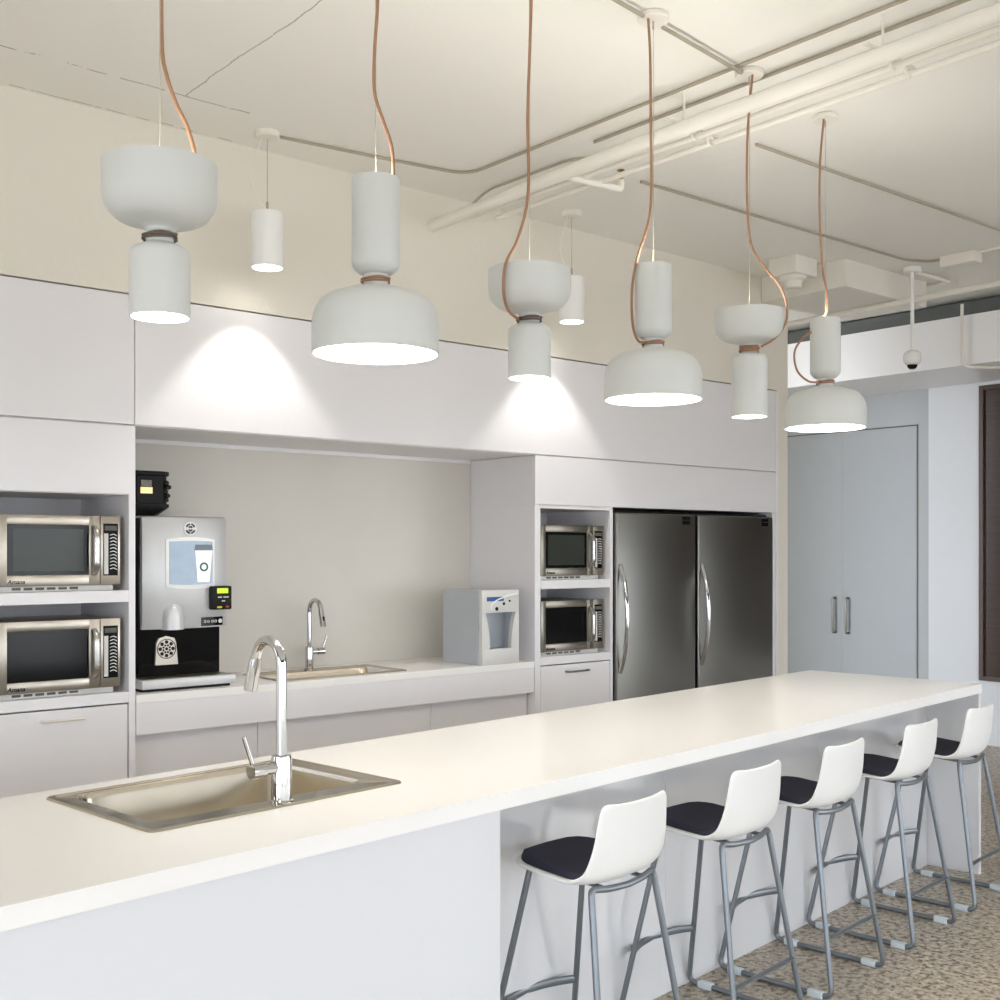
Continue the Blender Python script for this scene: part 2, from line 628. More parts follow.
def tall_unit(name, label, x0, x1, nx0, nx1, over):
    """microwave housing: open niches over a drawer. nx: niche opening"""
    u = thing(name, label, 'cabinet', ((x0 + x1) / 2, 0, 0), 0, 'microwave housings')
    cx = (x0 + x1) / 2
    c = MB()

    def B(a, b, y0, y1, z0, z1, bv=0.002):
        c.box(a - cx, b - cx, y0, y1, z0, z1, bv)
    H = 2.087 if over else 1.8079
    B(x0, nx0, 0, 0.6, 0.0, H)
    B(nx1, x1, 0, 0.6, 0.0, H)
    B(nx0, nx1, 0, 0.6, 1.326, 1.376)
    B(nx0, nx1, 0, 0.6, 0.892, 0.938)
    B(nx0, nx1, 0.0, 0.6, 1.787, 1.8075 if not over else 1.789)
    B(nx0, nx1, 0.56, 0.6, 0.0, H)
    B(nx0, nx1, 0.05, 0.56, 0.0, 0.1)
    c.build('carcass', 'cab', u, smooth=False)
    f = MB().box(nx0 + 0.001 - cx, nx1 - 0.006 - cx, -0.002, 0.018, 0.1, 0.886, 0.002).build('drawer', 'cab', u, smooth=False)
    hx = (nx0 + nx1) / 2 - cx
    h = MB()
    h.tube(fillet([(hx - 0.085, 0, 0.845), (hx - 0.085, -0.028, 0.845), (hx + 0.085, -0.028, 0.845), (hx + 0.085, 0, 0.845)], 0.008, 3), 0.0055, 8, smooth=False)
    h.build('handle', 'whitehandle' if x0 < 0 else 'metalhandle', f)
    if over:
        MB().box(x0 + 0.001 - cx, x1 - 0.001 - cx - 0.028, -0.002, 0.018, 1.7905, 2.0865, 0.001).build('door', 'cab', u, smooth=False)
    return u


tall_unit('microwave_cabinet', 'white microwave housing at the left edge, with two open niches over a drawer', -0.64, 0.0, -0.60, -0.03, True)
tall_unit('microwave_cabinet', 'white microwave housing next to the fridges, with two open niches over a drawer', 2.332, 2.966, 2.376, 2.942, False)
# cupboard above the right unit and the fridges, and the slim filler beside the fridges
t = thing('fridge_cabinet', 'white cupboard front directly above the two fridges and right microwaves', 'cabinet', (3.5, 0, 1.808))
MB().box(2.334 - 3.5, 4.584 - 3.5, -0.002, 0.0185, 0.0005, 0.2785, 0.0008).build('door', 'cab', t, smooth=False)
MB().box(2.334 - 3.5, 4.584 - 3.5, 0.02, 0.6, 0.0001, 0.279).build('carcass', 'cab', t, smooth=False)
o = MB().box(4.546, 4.584, 0.0, 0.6, 0.0, 1.806, 0.002).build('filler_panel', 'cab', None, smooth=False)
tag(o, 'slim white upright panel between the right fridge and the wall end', 'panel')

# overhead cupboards: long flush fronts
def overhead(label, x0, x1):
    u = thing('overhead_cabinet', label, 'cabinet', (x0, 0, 2.09), 0, 'overhead cupboards')
    MB().box(0.0015, x1 - x0 - 0.0015, 0.02, 0.6, 0.0, 0.566).build('carcass', 'cab', u, smooth=False)
    MB().box(0.0015, x1 - x0 - 0.0015, -0.002, 0.0185, 0.003, 0.562, 0.002).build('door', 'cab', u, smooth=False)
    return u


overhead('white overhead cupboard at the left edge, above the left microwaves', -2.4, -0.004)
overhead('long white overhead cupboard lit by two downlights, above the recess and fridges', -0.004, 4.584)

# ---------------------------------------------------------------- counter in the recess
t = thing('base_cabinet', 'white base unit under the recess worktop with a deep apron', 'cabinet', (RX / 2, 0, 0))
H2 = RX / 2 - 0.003
MB().box(-H2, H2, 0.0, 0.02, 0.745, 0.884, 0.002).build('apron', 'cab', t, smooth=False)
m = MB()
m.box(-H2, H2, 0.08, 0.57, 0.0, 0.60)
m.build('carcass', 'cab', t, smooth=False)
xs = [-H2, -0.545, 0.48, H2]
for a, b in zip(xs[:-1], xs[1:]):
    MB().box(a + 0.0015, b - 0.0015, 0.06, 0.0785, 0.1, 0.884, 0.002).build('panel', 'cab', t, smooth=False)


def slab_with_hole(x0, x1, y0, y1, z0, z1, hx0, hx1, hy0, hy1):
    m = MB()
    t = bmesh.new()
    X = [x0, hx0, hx1, x1]
    Y = [y0, hy0, hy1, y1]
    grid = {}
    for k, z in enumerate((z0, z1)):
        for i, x in enumerate(X):
            for j, y in enumerate(Y):
                grid[i, j, k] = t.verts.new((x, y, z))
    for i in range(3):
        for j in range(3):
            if (i, j) == (1, 1):
                continue
            t.faces.new([grid[a] for a in ((i, j, 1), (i + 1, j, 1), (i + 1, j + 1, 1), (i, j + 1, 1))])
            t.faces.new([grid[a] for a in ((i, j, 0), (i, j + 1, 0), (i + 1, j + 1, 0), (i + 1, j, 0))])
    for i in range(3):
        t.faces.new([grid[a] for a in ((i, 0, 0), (i + 1, 0, 0), (i + 1, 0, 1), (i, 0, 1))])
        t.faces.new([grid[a] for a in ((i, 3, 0), (i, 3, 1), (i + 1, 3, 1), (i + 1, 3, 0))])
        t.faces.new([grid[a] for a in ((0, i, 0), (0, i, 1), (0, i + 1, 1), (0, i + 1, 0))])
        t.faces.new([grid[a] for a in ((3, i, 0), (3, i + 1, 0), (3, i + 1, 1), (3, i, 1))])
    t.faces.new([grid[a] for a in ((1, 1, 0), (1, 1, 1), (2, 1, 1), (2, 1, 0))])
    t.faces.new([grid[a] for a in ((1, 2, 0), (2, 2, 0), (2, 2, 1), (1, 2, 1))])
    t.faces.new([grid[a] for a in ((1, 1, 0), (1, 2, 0), (1, 2, 1), (1, 1, 1))])
    t.faces.new([grid[a] for a in ((2, 1, 0), (2, 1, 1), (2, 2, 1), (2, 2, 0))])
    bmesh.ops.recalc_face_normals(t, faces=t.faces[:])
    m.add(t)
    return m


def sink(name, label, w, d, depth, front, side, back, loc, rotz):
    """top-mounted basin; local origin at the front left rim corner, rim on z=0"""
    u = thing(name, label, 'sink', loc, rotz)
    rim = 0.005
    ix0, ix1, iy0, iy1 = side, w - side, front, d - back
    m = MB()
    m.loops([rrect(0, w, 0, d, 0.022, 0.0005), rrect(0.002, w - 0.002, 0.002, d - 0.002, 0.022, rim),
             rrect(0.012, w - 0.012, 0.012, d - 0.012, 0.02, rim + 0.001),
             rrect(0.018, w - 0.018, 0.018, d - 0.018, 0.02, rim - 0.002),
             rrect(ix0 - 0.012, ix1 + 0.012, iy0 - 0.012, iy1 + 0.012, 0.05, rim - 0.003),
             rrect(ix0 - 0.003, ix1 + 0.003, iy0 - 0.003, iy1 + 0.003, 0.05, rim - 0.006),
             rrect(ix0 + 0.002, ix1 - 0.002, iy0 + 0.002, iy1 - 0.002, 0.05, rim - 0.02),
             rrect(ix0 + 0.012, ix1 - 0.012, iy0 + 0.012, iy1 - 0.012, 0.05, -depth + 0.03),
             rrect(ix0 + 0.022, ix1 - 0.022, iy0 + 0.022, iy1 - 0.022, 0.045, -depth + 0.008),
             rrect(ix0 + 0.045, ix1 - 0.045, iy0 + 0.045, iy1 - 0.045, 0.03, -depth)], cap_last=True)
    m.build('basin', 'sinksteel', u)
    cx, cy = (ix0 + ix1) / 2, (iy0 + iy1) / 2
    m = MB()
    m.lathe([(0, 0.002), (0.022, 0.002), (0.03, 0.004), (0.045, 0.003), (0.047, 0.0005)], 24, Matrix.Translation((cx, cy, -depth)))
    m.build('drain', 'chrome', u)
    return u


m = slab_with_hole(0.003, RX - 0.003, -0.001, 0.579, 0.885, 0.92, 0.80, 1.43, 0.11, 0.415)
o = m.build('worktop', 'top', None, smooth=False)
tag(o, 'white worktop in the recess, under the coffee machine and water dispenser', 'worktop')
sink('sink', 'stainless steel sink set in the recess worktop by the wall', 0.76, 0.39, 0.16, 0.06, 0.055, 0.075, (0.735, 0.055, 0.92), 0)


def faucet(name, label, loc, rotz, hside, h, reach, bodyr, neckr):
    """gooseneck tap; spout points to local +y, lever on side hside (-1/+1 along x)"""
    u = thing(name, label, 'faucet', loc, rotz)
    m = MB()
    m.lathe([(0, 0), (bodyr * 1.18, 0), (bodyr * 1.18, 0.004), (bodyr, 0.007), (bodyr, 0.108), (bodyr * 0.94, 0.116), (neckr, 0.118), (0, 0.118)], 28)
    m.build('body', 'chrome', u)
    zc = h - reach / 2 * 1.06
    r = reach / 2
    pts = [(0, 0, 0.117), (0, 0, 0.2), (0, 0, zc - 0.01)]
    for k in range(0, 11):
        a = PI * k / 10 * 0.95
        pts.append((0, r - r * math.cos(a), zc + r * math.sin(a) * 1.06))
    m = MB()
    m.tube(pts, neckr, 16, smooth=False)
    m.build('neck', 'chrome', u)
    e = Vector(pts[-1])
    d = (Vector(pts[-1]) - Vector(pts[-2])).normalized()
    m = MB()
    m.cyl(e - d * 0.002, e + d * 0.02, neckr * 1.12, 18, neckr * 1.25)
    m.cyl(e + d * 0.02, e + d * 0.088, neckr * 1.25, 18, neckr * 1.3)
    sp = m.build('spout', 'chrome', u)
    q = e + d * 0.045 + Vector((0, neckr * 1.1, 0))
    MB().box(q.x - 0.005, q.x + 0.005, q.y - 0.002, q.y + 0.006, q.z - 0.012, q.z + 0.012, 0.002).build('button', 'black', sp)
    m = MB()
    s = hside
    m.cyl((s * bodyr * 0.8, 0, 0.088), (s * (bodyr + 0.028), 0, 0.088), 0.0155, 18)
    m.cyl((s * (bodyr + 0.028), 0, 0.088), (s * (bodyr + 0.066), 0, 0.088), 0.020, 20)
    hb = m.build('valve', 'chrome', u)
    m = MB()
    m.cyl((s * (bodyr + 0.058), 0, 0.098), (s * (bodyr + 0.085), 0.002, 0.175), 0.0065, 12, 0.0055)
    m.build('lever', 'chrome', hb)
    return u


faucet('faucet', 'chrome gooseneck tap behind the recess sink, by the wall', (1.152, 0.478, 0.921), PI, -1, 0.365, 0.115, 0.022, 0.0125)

# ---------------------------------------------------------------- fridges
def fridge(label, x0, x1):
    w = x1 - x0
    u = thing('refrigerator', label, 'fridge', (x0, 0, 0), 0, 'tall steel refrigerators')
    MB().box(0.004, w - 0.004, 0.035, 0.63, 0.02, 1.792, 0.006).build('body', 'black', u)
    d = MB().box(0.006, w - 0.006, -0.022, 0.030, 0.03, 1.776, 0.010, 3).build('door', 'fridge', u)
    m = MB()
    hx = 0.032
    pts = []
    for k in range(13):
        s = k / 12
        pts.append((hx, -0.024 - 0.062 * math.sin(PI * s) ** 0.8, 1.46 - 0.65 * s))
    m.tube(pts, (0.010, 0.014), 12, smooth=False)
    m.cyl((hx, -0.01, 1.452), (hx, -0.032, 1.452), 0.013, 12)
    m.cyl((hx, -0.01, 0.818), (hx, -0.032, 0.818), 0.013, 12)
    m.build('handle', 'chrome', d)
    bx = w - 0.10
    b = MB()
    b.box(bx - 0.036, bx + 0.036, -0.0245, -0.0215, 1.742, 1.762, 0.001)
    b.box(bx - 0.036, bx + 0.036, -0.0245, -0.0215, 1.712, 1.738, 0.001)
    b.build('badge', 'trueblack', d, smooth=False)
    return u


fridge('tall steel refrigerator on the left of the pair, beside the right microwaves', 2.970, 3.712)
fridge('tall steel refrigerator on the right of the pair, beside the wall end', 3.727, 4.533)

# ---------------------------------------------------------------- microwaves
def microwave(label, loc, steel='steel'):
    """front plane at local y=0, left bottom at origin; W .51 H .318 with base"""
    u = thing('microwave', label, 'microwave', loc, 0, 'commercial microwave ovens')
    Wd, z0, z1 = 0.51, 0.024, 0.319
    MB().box(0.004, Wd - 0.004, 0.018, 0.42, z0 + 0.002, z1 - 0.003, 0.004).build('body', steel, u)
    b = MB()
    b.box(0.008, Wd - 0.022, 0.012, 0.42, 0.0, z0 + 0.002, 0.002)
    bs = b.build('base', 'paleplastic', u)
    s = MB()
    for k in range(6):
        s.box(0.065 + 0.047 * k, 0.10 + 0.047 * k, 0.0105, 0.0125, 0.008, 0.018)
    s.build('vent', 'slot', bs, smooth=False)
    dr = MB()
    dx1 = 0.42
    # door frame: four rails round the window
    dr.box(0.0, 0.040, -0.014, 0.017, z0, z1, 0.004)
    dr.box(0.372, dx1, -0.014, 0.017, z0, z1, 0.004)
    dr.box(0.036, 0.376, -0.014, 0.017, z0, z0 + 0.046, 0.004)
    dr.box(0.036, 0.376, -0.014, 0.017, z1 - 0.042, z1, 0.004)
    door = dr.build('door', steel, u)
    w = MB().box(0.038, 0.374, -0.008, 0.008, z0 + 0.042, z1 - 0.038).build('window', 'gloss_black', door, smooth=False)
    MB().box(0.062, 0.352, -0.0092, -0.0078, z0 + 0.062, z1 - 0.058).build('mesh_screen', 'glass_dark', w, smooth=False)
    h = MB()
    h.tube(fillet([(0.394, -0.012, z1 - 0.045), (0.394, -0.05, z1 - 0.075), (0.394, -0.05, z0 + 0.075), (0.394, -0.012, z0 + 0.045)], 0.03, 6), (0.007, 0.014), 12, smooth=False, flat=(0, 1, 0))
    h.build('handle', 'satin', door)
    text_obj('lettering', 'Amana', 0.025, 'trueblack', door, (0.074, -0.0145, z0 + 0.018), shear=0.25, bold=0.0005)
    cp = MB().box(dx1 + 0.002, Wd, -0.012, 0.017, z0, z1, 0.004).build('control_panel', steel, u)
    MB().box(0.434, 0.498, -0.0145, -0.011, z0 + 0.040, z1 - 0.032, 0.0015).build('keypad', 'gloss_black', cp, smooth=False)
    MB().box(0.440, 0.492, -0.0155, -0.014, z1 - 0.062, z1 - 0.042, 0.0005).build('display', 'slot', cp, smooth=False)
    k = MB()
    for i in range(11):
        zz = z1 - 0.082 - 0.0145 * i
        k.tube([(0.463, -0.0148, zz), (0.474, -0.0152, zz + 0.004), (0.483, -0.0152, zz + 0.003), (0.492, -0.0148, zz - 0.003)], 0.0019, 6, n=3)
    k.build('key_marks', 'white', cp)
    k = MB()
    k.box(0.437, 0.455, -0.0152, -0.0143, z0 + 0.046, z1 - 0.075)
    ks = k.build('key_label', 'paleplastic', cp, smooth=False)
    return u


mw = microwave('steel microwave in the upper niche at the left edge', (-0.567, 0.035, 1.3765))
dup(mw, 'steel microwave in the lower niche at the left edge, under another microwave', (-0.567, 0.035, 0.9385))
mw2 = microwave('dark steel microwave in the upper niche next to the fridge', (2.398, 0.035, 1.3765), 'dullsteel')
dup(mw2, 'dark steel microwave in the lower niche next to the fridge', (2.398, 0.035, 0.9385))

# ---------------------------------------------------------------- coffee machine
t = thing('coffee_machine', 'tall silver and black coffee machine with a lit cup picture on the recess worktop', 'coffee machine', (0.308, 0.17, 0.92))
X = -0.30


def P(x):
    return x + X


m = MB()
m.box(P(0.085), P(0.484), 0.02, 0.38, 0.05, 0.775, 0.006)
body = m.build('body', 'gloss_black', t)
# silver housing bowed at the front
m = MB()
prof = []
nseg = 16
out = []
for k in range(nseg + 1):
    s = k / nseg
    x = P(0.092) + (0.504 - 0.092) * s
    y = -0.005 - 0.038 * (1 - (2 * s - 1) ** 2) ** 0.8
    out.append((x, y))
tbm = bmesh.new()
zr = [(0.27, 0.010), (0.285, 0.0), (0.52, 0.0), (0.76, 0.002), (0.778, 0.010), (0.785, 0.03)]
rows = []
for z, inset in zr:
    row = [tbm.verts.new((x, y + inset, z)) for x, y in out] + [tbm.verts.new((P(0.498), 0.24, z)), tbm.verts.new((P(0.096), 0.24, z))]
    rows.append(row)
for a, b in zip(rows[:-1], rows[1:]):
    n = len(a)
    for k in range(n):
        tbm.faces.new((a[k], a[(k + 1) % n], b[(k + 1) % n], b[k]))
tbm.faces.new(rows[0][::-1])
tbm.faces.new(rows[-1])
bmesh.ops.recalc_face_normals(tbm, faces=tbm.faces[:])
m.add(tbm)
m.build('housing', 'silver', t)


def bowy(x, off=0.0):
    s = (x - 0.092) / (0.504 - 0.092)
    return -0.005 - 0.038 * max(0.0, (1 - (2 * s - 1) ** 2)) ** 0.8 - off


def bowed_plate(x0, x1, z0, z1, off, th, bulge=0.0, n=12):
    """plate that follows the bowed front"""
    tb = bmesh.new()
    F, Bk = [], []
    for k in range(n + 1):
        s = k / n
        x = x0 + (x1 - x0) * s
        bl = bulge * (1 - (2 * s - 1) ** 2)
        yy = bowy(x, off)
        F.append([tb.verts.new((P(x), yy, z0 - bl)), tb.verts.new((P(x), yy, z1 + bl))])
        Bk.append([tb.verts.new((P(x), yy + th, z0 - bl)), tb.verts.new((P(x), yy + th, z1 + bl))])
    for k in range(n):
        tb.faces.new((F[k][0], F[k + 1][0], F[k + 1][1], F[k][1]))
        tb.faces.new((Bk[k][0], Bk[k][1], Bk[k + 1][1], Bk[k + 1][0]))
        tb.faces.new((F[k][0], Bk[k][0], Bk[k + 1][0], F[k + 1][0]))
        tb.faces.new((F[k][1], F[k + 1][1], Bk[k + 1][1], Bk[k][1]))
    tb.faces.new((F[0][0], F[0][1], Bk[0][1], Bk[0][0]))
    tb.faces.new((F[n][0], Bk[n][0], Bk[n][1], F[n][1]))
    bmesh.ops.recalc_face_normals(tb, faces=tb.faces[:])
    q = MB()
    q.add(tb)
    return q


bowed_plate(0.190, 0.430, 0.462, 0.678, 0.004, 0.006, 0.012).build('display_frame', 'white', t)
scr = bowed_plate(0.204, 0.418, 0.474, 0.668, 0.006, 0.003, 0.004).build('display', 'screen', t)
# takeaway cup shown on the lit picture
c = MB()
c.prism([(P(0.338), 0.482), (P(0.396), 0.482), (P(0.410), 0.628), (P(0.326), 0.628)], bowy(0.335, 0.0095), bowy(0.335, 0.0065))
c.build('cup_picture', 'cuplit', scr, smooth=False)
c = MB()
c.prism([(P(0.322), 0.628), (P(0.413), 0.628), (P(0.409), 0.655), (P(0.328), 0.655)], bowy(0.335, 0.0100), bowy(0.335, 0.0065))
c.build('cup_lid_picture', 'lidlit', scr, smooth=False)
c = MB()
c.lathe([(0.013, -0.001), (0.013, 0.001), (0.021, 0.001), (0.021, -0.001)], 24, Matrix.Translation((P(0.368), bowy(0.335, 0.0105), 0.552)) @ Matrix.Rotation(PI / 2, 4, 'X'), close=True)
c.build('cup_mark', 'green', scr)
# round emblem
c = MB()
c.lathe([(0, 0.0), (0.031, 0.0), (0.031, 0.003), (0, 0.003)], 28, Matrix.Translation((P(0.304), bowy(0.304, 0.0), 0.728)) @ Matrix.Rotation(PI / 2, 4, 'X'))
em = c.build('emblem', 'white', t)
c = MB()
yy = bowy(0.304, 0.0042)
for a0, a1, r in ((20, 80, 0.021), (100, 160, 0.021), (200, 260, 0.021), (280, 340, 0.021), (30, 150, 0.009), (210, 330, 0.009)):
    pts = [(P(0.304) + r * math.cos(math.radians(a0 + (a1 - a0) * k / 6)), yy, 0.728 + r * math.sin(math.radians(a0 + (a1 - a0) * k / 6))) for k in range(7)]
    c.tube(pts, 0.0042, 6, smooth=False)
c.build('emblem_print', 'darkprint', em)
# half dome cover over the outlet
c = MB()
c.lathe([(0.051, 0.0), (0.051, 0.055), (0.047, 0.082), (0.036, 0.102), (0.02, 0.113), (0, 0.116)], 28, Matrix.Translation((P(0.226), bowy(0.226, -0.012), 0.268)))
c.build('outlet_cover', 'silver', t)
# card reader on the right flank
m = MB().box(P(0.402), P(0.502), -0.068, -0.012, 0.352, 0.462, 0.006)
rd = m.build('card_reader', 'black', t)
MB().box(P(0.426), P(0.482), -0.070, -0.0675, 0.428, 0.452, 0.001).build('lcd', 'lcd', rd, smooth=False)
MB().box(P(0.426), P(0.450), -0.070, -0.0675, 0.359, 0.368, 0.001).build('button', 'yellow', rd, smooth=False)
MB().box(P(0.470), P(0.486), -0.070, -0.0675, 0.361, 0.370, 0.001).build('button', 'red', rd, smooth=False)
m = MB()
m.box(P(0.430), P(0.450), -0.0692, -0.0675, 0.408, 0.413)
m.box(P(0.458), P(0.484), -0.0692, -0.0675, 0.408, 0.413)
m.box(P(0.450), P(0.466), -0.0692, -0.0675, 0.390, 0.395)
m.build('print', 'paleplastic', rd, smooth=False)
# icon strip
ic = bowed_plate(0.360, 0.478, 0.278, 0.318, 0.003, 0.005, 0, 5).build('icon_strip', 'gloss_black', t, smooth=False)
m = MB()
for k, xx in enumerate((0.378, 0.396, 0.418, 0.436)):
    m.lathe([(0.004, -0.0008), (0.004, 0.0008), (0.0062, 0.0008), (0.0062, -0.0008)], 14, Matrix.Translation((P(xx), bowy(xx, 0.0045), 0.298)) @ Matrix.Rotation(PI / 2, 4, 'X'), close=True)
m.lathe([(0, 0.001), (0.010, 0.001), (0.010, -0.001), (0, -0.001)], 16, Matrix.Translation((P(0.462), bowy(0.462, 0.005), 0.298)) @ Matrix.Rotation(PI / 2, 4, 'X'))
m.build('icon', 'paleplastic', ic)
# rosette badge on the black front
m = MB()
m.prism([(P(0.158), 0.105), (P(0.268), 0.105), (P(0.258), 0.205), (P(0.250), 0.226), (P(0.213), 0.236), (P(0.176), 0.226), (P(0.164), 0.205)], 0.006, 0.021, 0.003)
bd = m.build('badge', 'badge', t)
m = MB()
bx, bz = P(0.212), 0.178
M90 = Matrix.Rotation(PI / 2, 4, 'X')
for k in range(8):
    a = 2 * PI * k / 8
    m.lathe([(0, 0.001), (0.0085, 0.001), (0.0085, -0.001), (0, -0.001)], 12, Matrix.Translation((bx + 0.031 * math.cos(a), 0.005, bz + 0.031 * math.sin(a))) @ M90)
    m.lathe([(0, 0.001), (0.005, 0.001), (0.005, -0.001), (0, -0.001)], 10, Matrix.Translation((bx + 0.0165 * math.cos(a + 0.39), 0.005, bz + 0.0165 * math.sin(a + 0.39))) @ M90)
m.lathe([(0, 0.001), (0.007, 0.001), (0.007, -0.001), (0, -0.001)], 12, Matrix.Translation((bx, 0.005, bz)) @ M90)
m.lathe([(0.042, -0.001), (0.042, 0.001), (0.0455, 0.001), (0.0455, -0.001)], 32, Matrix.Translation((bx, 0.005, bz)) @ M90, close=True)
m.build('rosette', 'black', bd)
# drip tray
m = MB().box(P(0.045), P(0.500), -0.115, 0.36, 0.012, 0.052, 0.006)
tr = m.build('drip_tray', 'silver', t)
MB().box(P(0.06), P(0.485), -0.095, 0.018, 0.0515, 0.0545, 0.001).build('grate', 'dullsteel', tr, smooth=False)
MB().box(P(0.055), P(0.475), -0.10, 0.36, 0.0005, 0.012).build('plinth', 'black', t, smooth=False)
# bean hopper on top, behind
m = MB()


def octa(x0, x1, y0, y1, c, z):
    return [(x0 + c, y0, z), (x1 - c, y0, z), (x1, y0 + c, z), (x1, y1 - c, z), (x1 - c, y1, z), (x0 + c, y1, z), (x0, y1 - c, z), (x0, y0 + c, z)]


hx0, hx1, hy0, hy1 = P(0.09), P(0.285), 0.13, 0.34
m.loops([octa(hx0 + 0.03, hx1 - 0.045, hy0 + 0.03, hy1 - 0.03, 0.03, 0.786), octa(hx0 + 0.02, hx1 - 0.03, hy0 + 0.02, hy1 - 0.02, 0.03, 0.80),
         octa(hx0, hx1 + 0.01, hy0, hy1, 0.035, 0.832), octa(hx0, hx1 + 0.01, hy0, hy1, 0.035, 0.845),
         octa(hx0 + 0.01, hx1, hy0 + 0.01, hy1, 0.03, 0.848), octa(hx0 + 0.01, hx1, hy0 + 0.01, hy1, 0.03, 0.975),
         octa(hx0, hx1 + 0.01, hy0, hy1, 0.035, 0.98), octa(hx0, hx1 + 0.01, hy0, hy1, 0.035, 0.998)], True, True)
hp = m.build('bean_hopper', 'black', t)
MB().box(hx0 + 0.055, hx0 + 0.112, hy0 + 0.0065, hy0 + 0.012, 0.893, 0.922).build('hopper_window', 'hopperlit', hp, smooth=False)
MB().box(hx0 + 0.058, hx0 + 0.108, hy0 + 0.0065, hy0 + 0.012, 0.925, 0.955).build('hopper_picture', 'hopperpic', hp, smooth=False)
m = MB()
for k in range(5):
    a = k * 1.2
    m.lathe([(0, -0.012), (0.012, -0.006), (0.014, 0.004), (0.006, 0.012), (0, 0.013)], 10,
            Matrix.Translation((hx1 - 0.004 + 0.008 * math.sin(a * 2), hy0 + 0.03 + 0.008 * math.cos(a), 0.865 + 0.02 * k)))
m.build('hopper_ornament', 'glass_dark', hp)

# ---------------------------------------------------------------- water dispenser
t = thing('water_dispenser', 'grey countertop water dispenser with a blue badge at the right end of the recess worktop', 'water dispenser', (2.079, 0.012, 0.9205))
hw = 0.134
m = MB()
m.box(-0.142, 0.136, 0.100, 0.325, 0.0, 0.405)
m.box(-0.142, -0.112, 0.014, 0.100, 0.0, 0.405)
m.box(0.112, 0.136, 0.014, 0.100, 0.0, 0.405)
m.box(-0.112, 0.112, 0.014, 0.100, 0.290, 0.405)
m.box(-0.112, 0.112, 0.014, 0.100, 0.0, 0.080)
m.build('housing', 'silver_side', t)
m = MB()
# front fascia with a waisted opening: two cheeks, head and foot
zt, zb = 0.285, 0.085
N = 14
L_, R_ = [], []
for k in range(N + 1):
    s = k / N
    z = zb + (zt - zb) * s
    wv = 0.078 + 0.032 * s ** 2.2
    L_.append((-wv, z))
    R_.append((wv, z))
m.prism([(-hw, zb), (-0.078, zb)] + L_[1:] + [(-hw, zt)], -0.012, 0.018)
m.prism([(hw, zt)] + R_[::-1] + [(hw, zb)], -0.012, 0.018)
m.box(-hw, hw, -0.012, 0.018, zt, 0.408, 0.003)
m.box(-hw, hw, -0.014, 0.018, 0.0, zb, 0.003)
fa = m.build('fascia', 'paleplastic', t)
bb = MB()
bb.box(-0.1115, 0.1115, 0.094, 0.0995, 0.081, 0.289)
bb.build('niche', 'nichegrey', t, smooth=False)
MB().box(-0.05, -0.025, 0.085, 0.0945, 0.17, 0.195, 0.002).build('outlet', 'slot', t)
MB().box(-0.10, 0.02, -0.0135, -0.011, 0.348, 0.372, 0.003).build('badge', 'blue', fa, smooth=False)
m = MB()
pts = [(-0.072, -0.013, 0.300), (-0.068, -0.013, 0.325), (-0.035, -0.013, 0.350), (0.02, -0.013, 0.368), (0.07, -0.013, 0.378), (0.128, -0.013, 0.386)]
m.tube(pts, 0.0042, 8, n=6)
m.build('arc_trim', 'white', fa)
for x, z, r in ((-0.030, 0.306, 0.0105), (0.022, 0.333, 0.0085), (0.064, 0.347, 0.006)):
    q = MB()
    q.lathe([(0, 0), (r, 0), (r, 0.004), (r * 0.7, 0.006), (0, 0.006)], 16, Matrix.Translation((x, -0.0115, z)) @ Matrix.Rotation(PI / 2, 4, 'X'))
    q.build('button', 'black', fa)

# ---------------------------------------------------------------- the island
IA = math.radians(6.478)
IO = Vector((3.277, -2.125, 0))
IXv = Vector((math.cos(IA), math.sin(IA), 0))
IYv = Vector((-math.sin(IA), math.cos(IA), 0))


def isl(a, b, z=0.0):
    v = IO + IXv * a + IYv * b
    return Vector((v.x, v.y, z))


IW = 0.90
o = slab_with_hole(-6.4, 0.02, 0.0, IW, 0.866, 0.91, -4.15, -3.50, 0.365, 0.79).build('island_worktop', 'top', None, smooth=False, loc=IO, rotz=IA)
tag(o, 'long white worktop of the island, holding the front sink', 'worktop')
t = thing('island_cabinet', 'plain white island cabinet under the sink at the lower left', 'cabinet', IO, IA)
m = MB()
m.box(-6.4, -3.322, 0.03, 0.30, 0.0, 0.8655)
m.box(-6.4, -4.25, 0.30, IW - 0.03, 0.0, 0.8655)
m.box(-3.43, -3.322, 0.30, IW - 0.03, 0.0, 0.8655)
m.box(-4.25, -3.43, IW - 0.06, IW - 0.03, 0.0, 0.8655)
m.build('cabinet', 'island', t, smooth=False)
t = thing('island_bench', 'gloss white island base behind the bar stools', 'island base', IO, IA)
xs = [-3.321, -2.24, -1.12, -0.013]
for a, b in zip(xs[:-1], xs[1:]):
    MB().box(a + 0.0005, b - 0.0005, 0.252, 0.27, 0.0, 0.8655, 0.0008).build('back_panel', 'gloss', t, smooth=False)
MB().box(-3.321, -0.013, 0.271, IW - 0.03, 0.0, 0.8655).build('carcass', 'island', t, smooth=False)
o = MB().box(-0.012, 0.0185, 0.002, IW - 0.003, 0.0, 0.8655, 0.0015).build('end_panel', 'gloss', None, smooth=False, loc=IO, rotz=IA)
tag(o, 'white upright end panel closing the far end of the island', 'panel')

sink('sink', 'large stainless steel sink in the front of the island worktop', 0.77, 0.53, 0.17, 0.095, 0.065, 0.03, isl(-4.205, 0.283, 0.9102), IA)
faucet('faucet', 'tall chrome gooseneck tap standing on the island sink', isl(-3.812, 0.330, 0.9135), IA, -1, 0.405, 0.112, 0.0265, 0.0135)

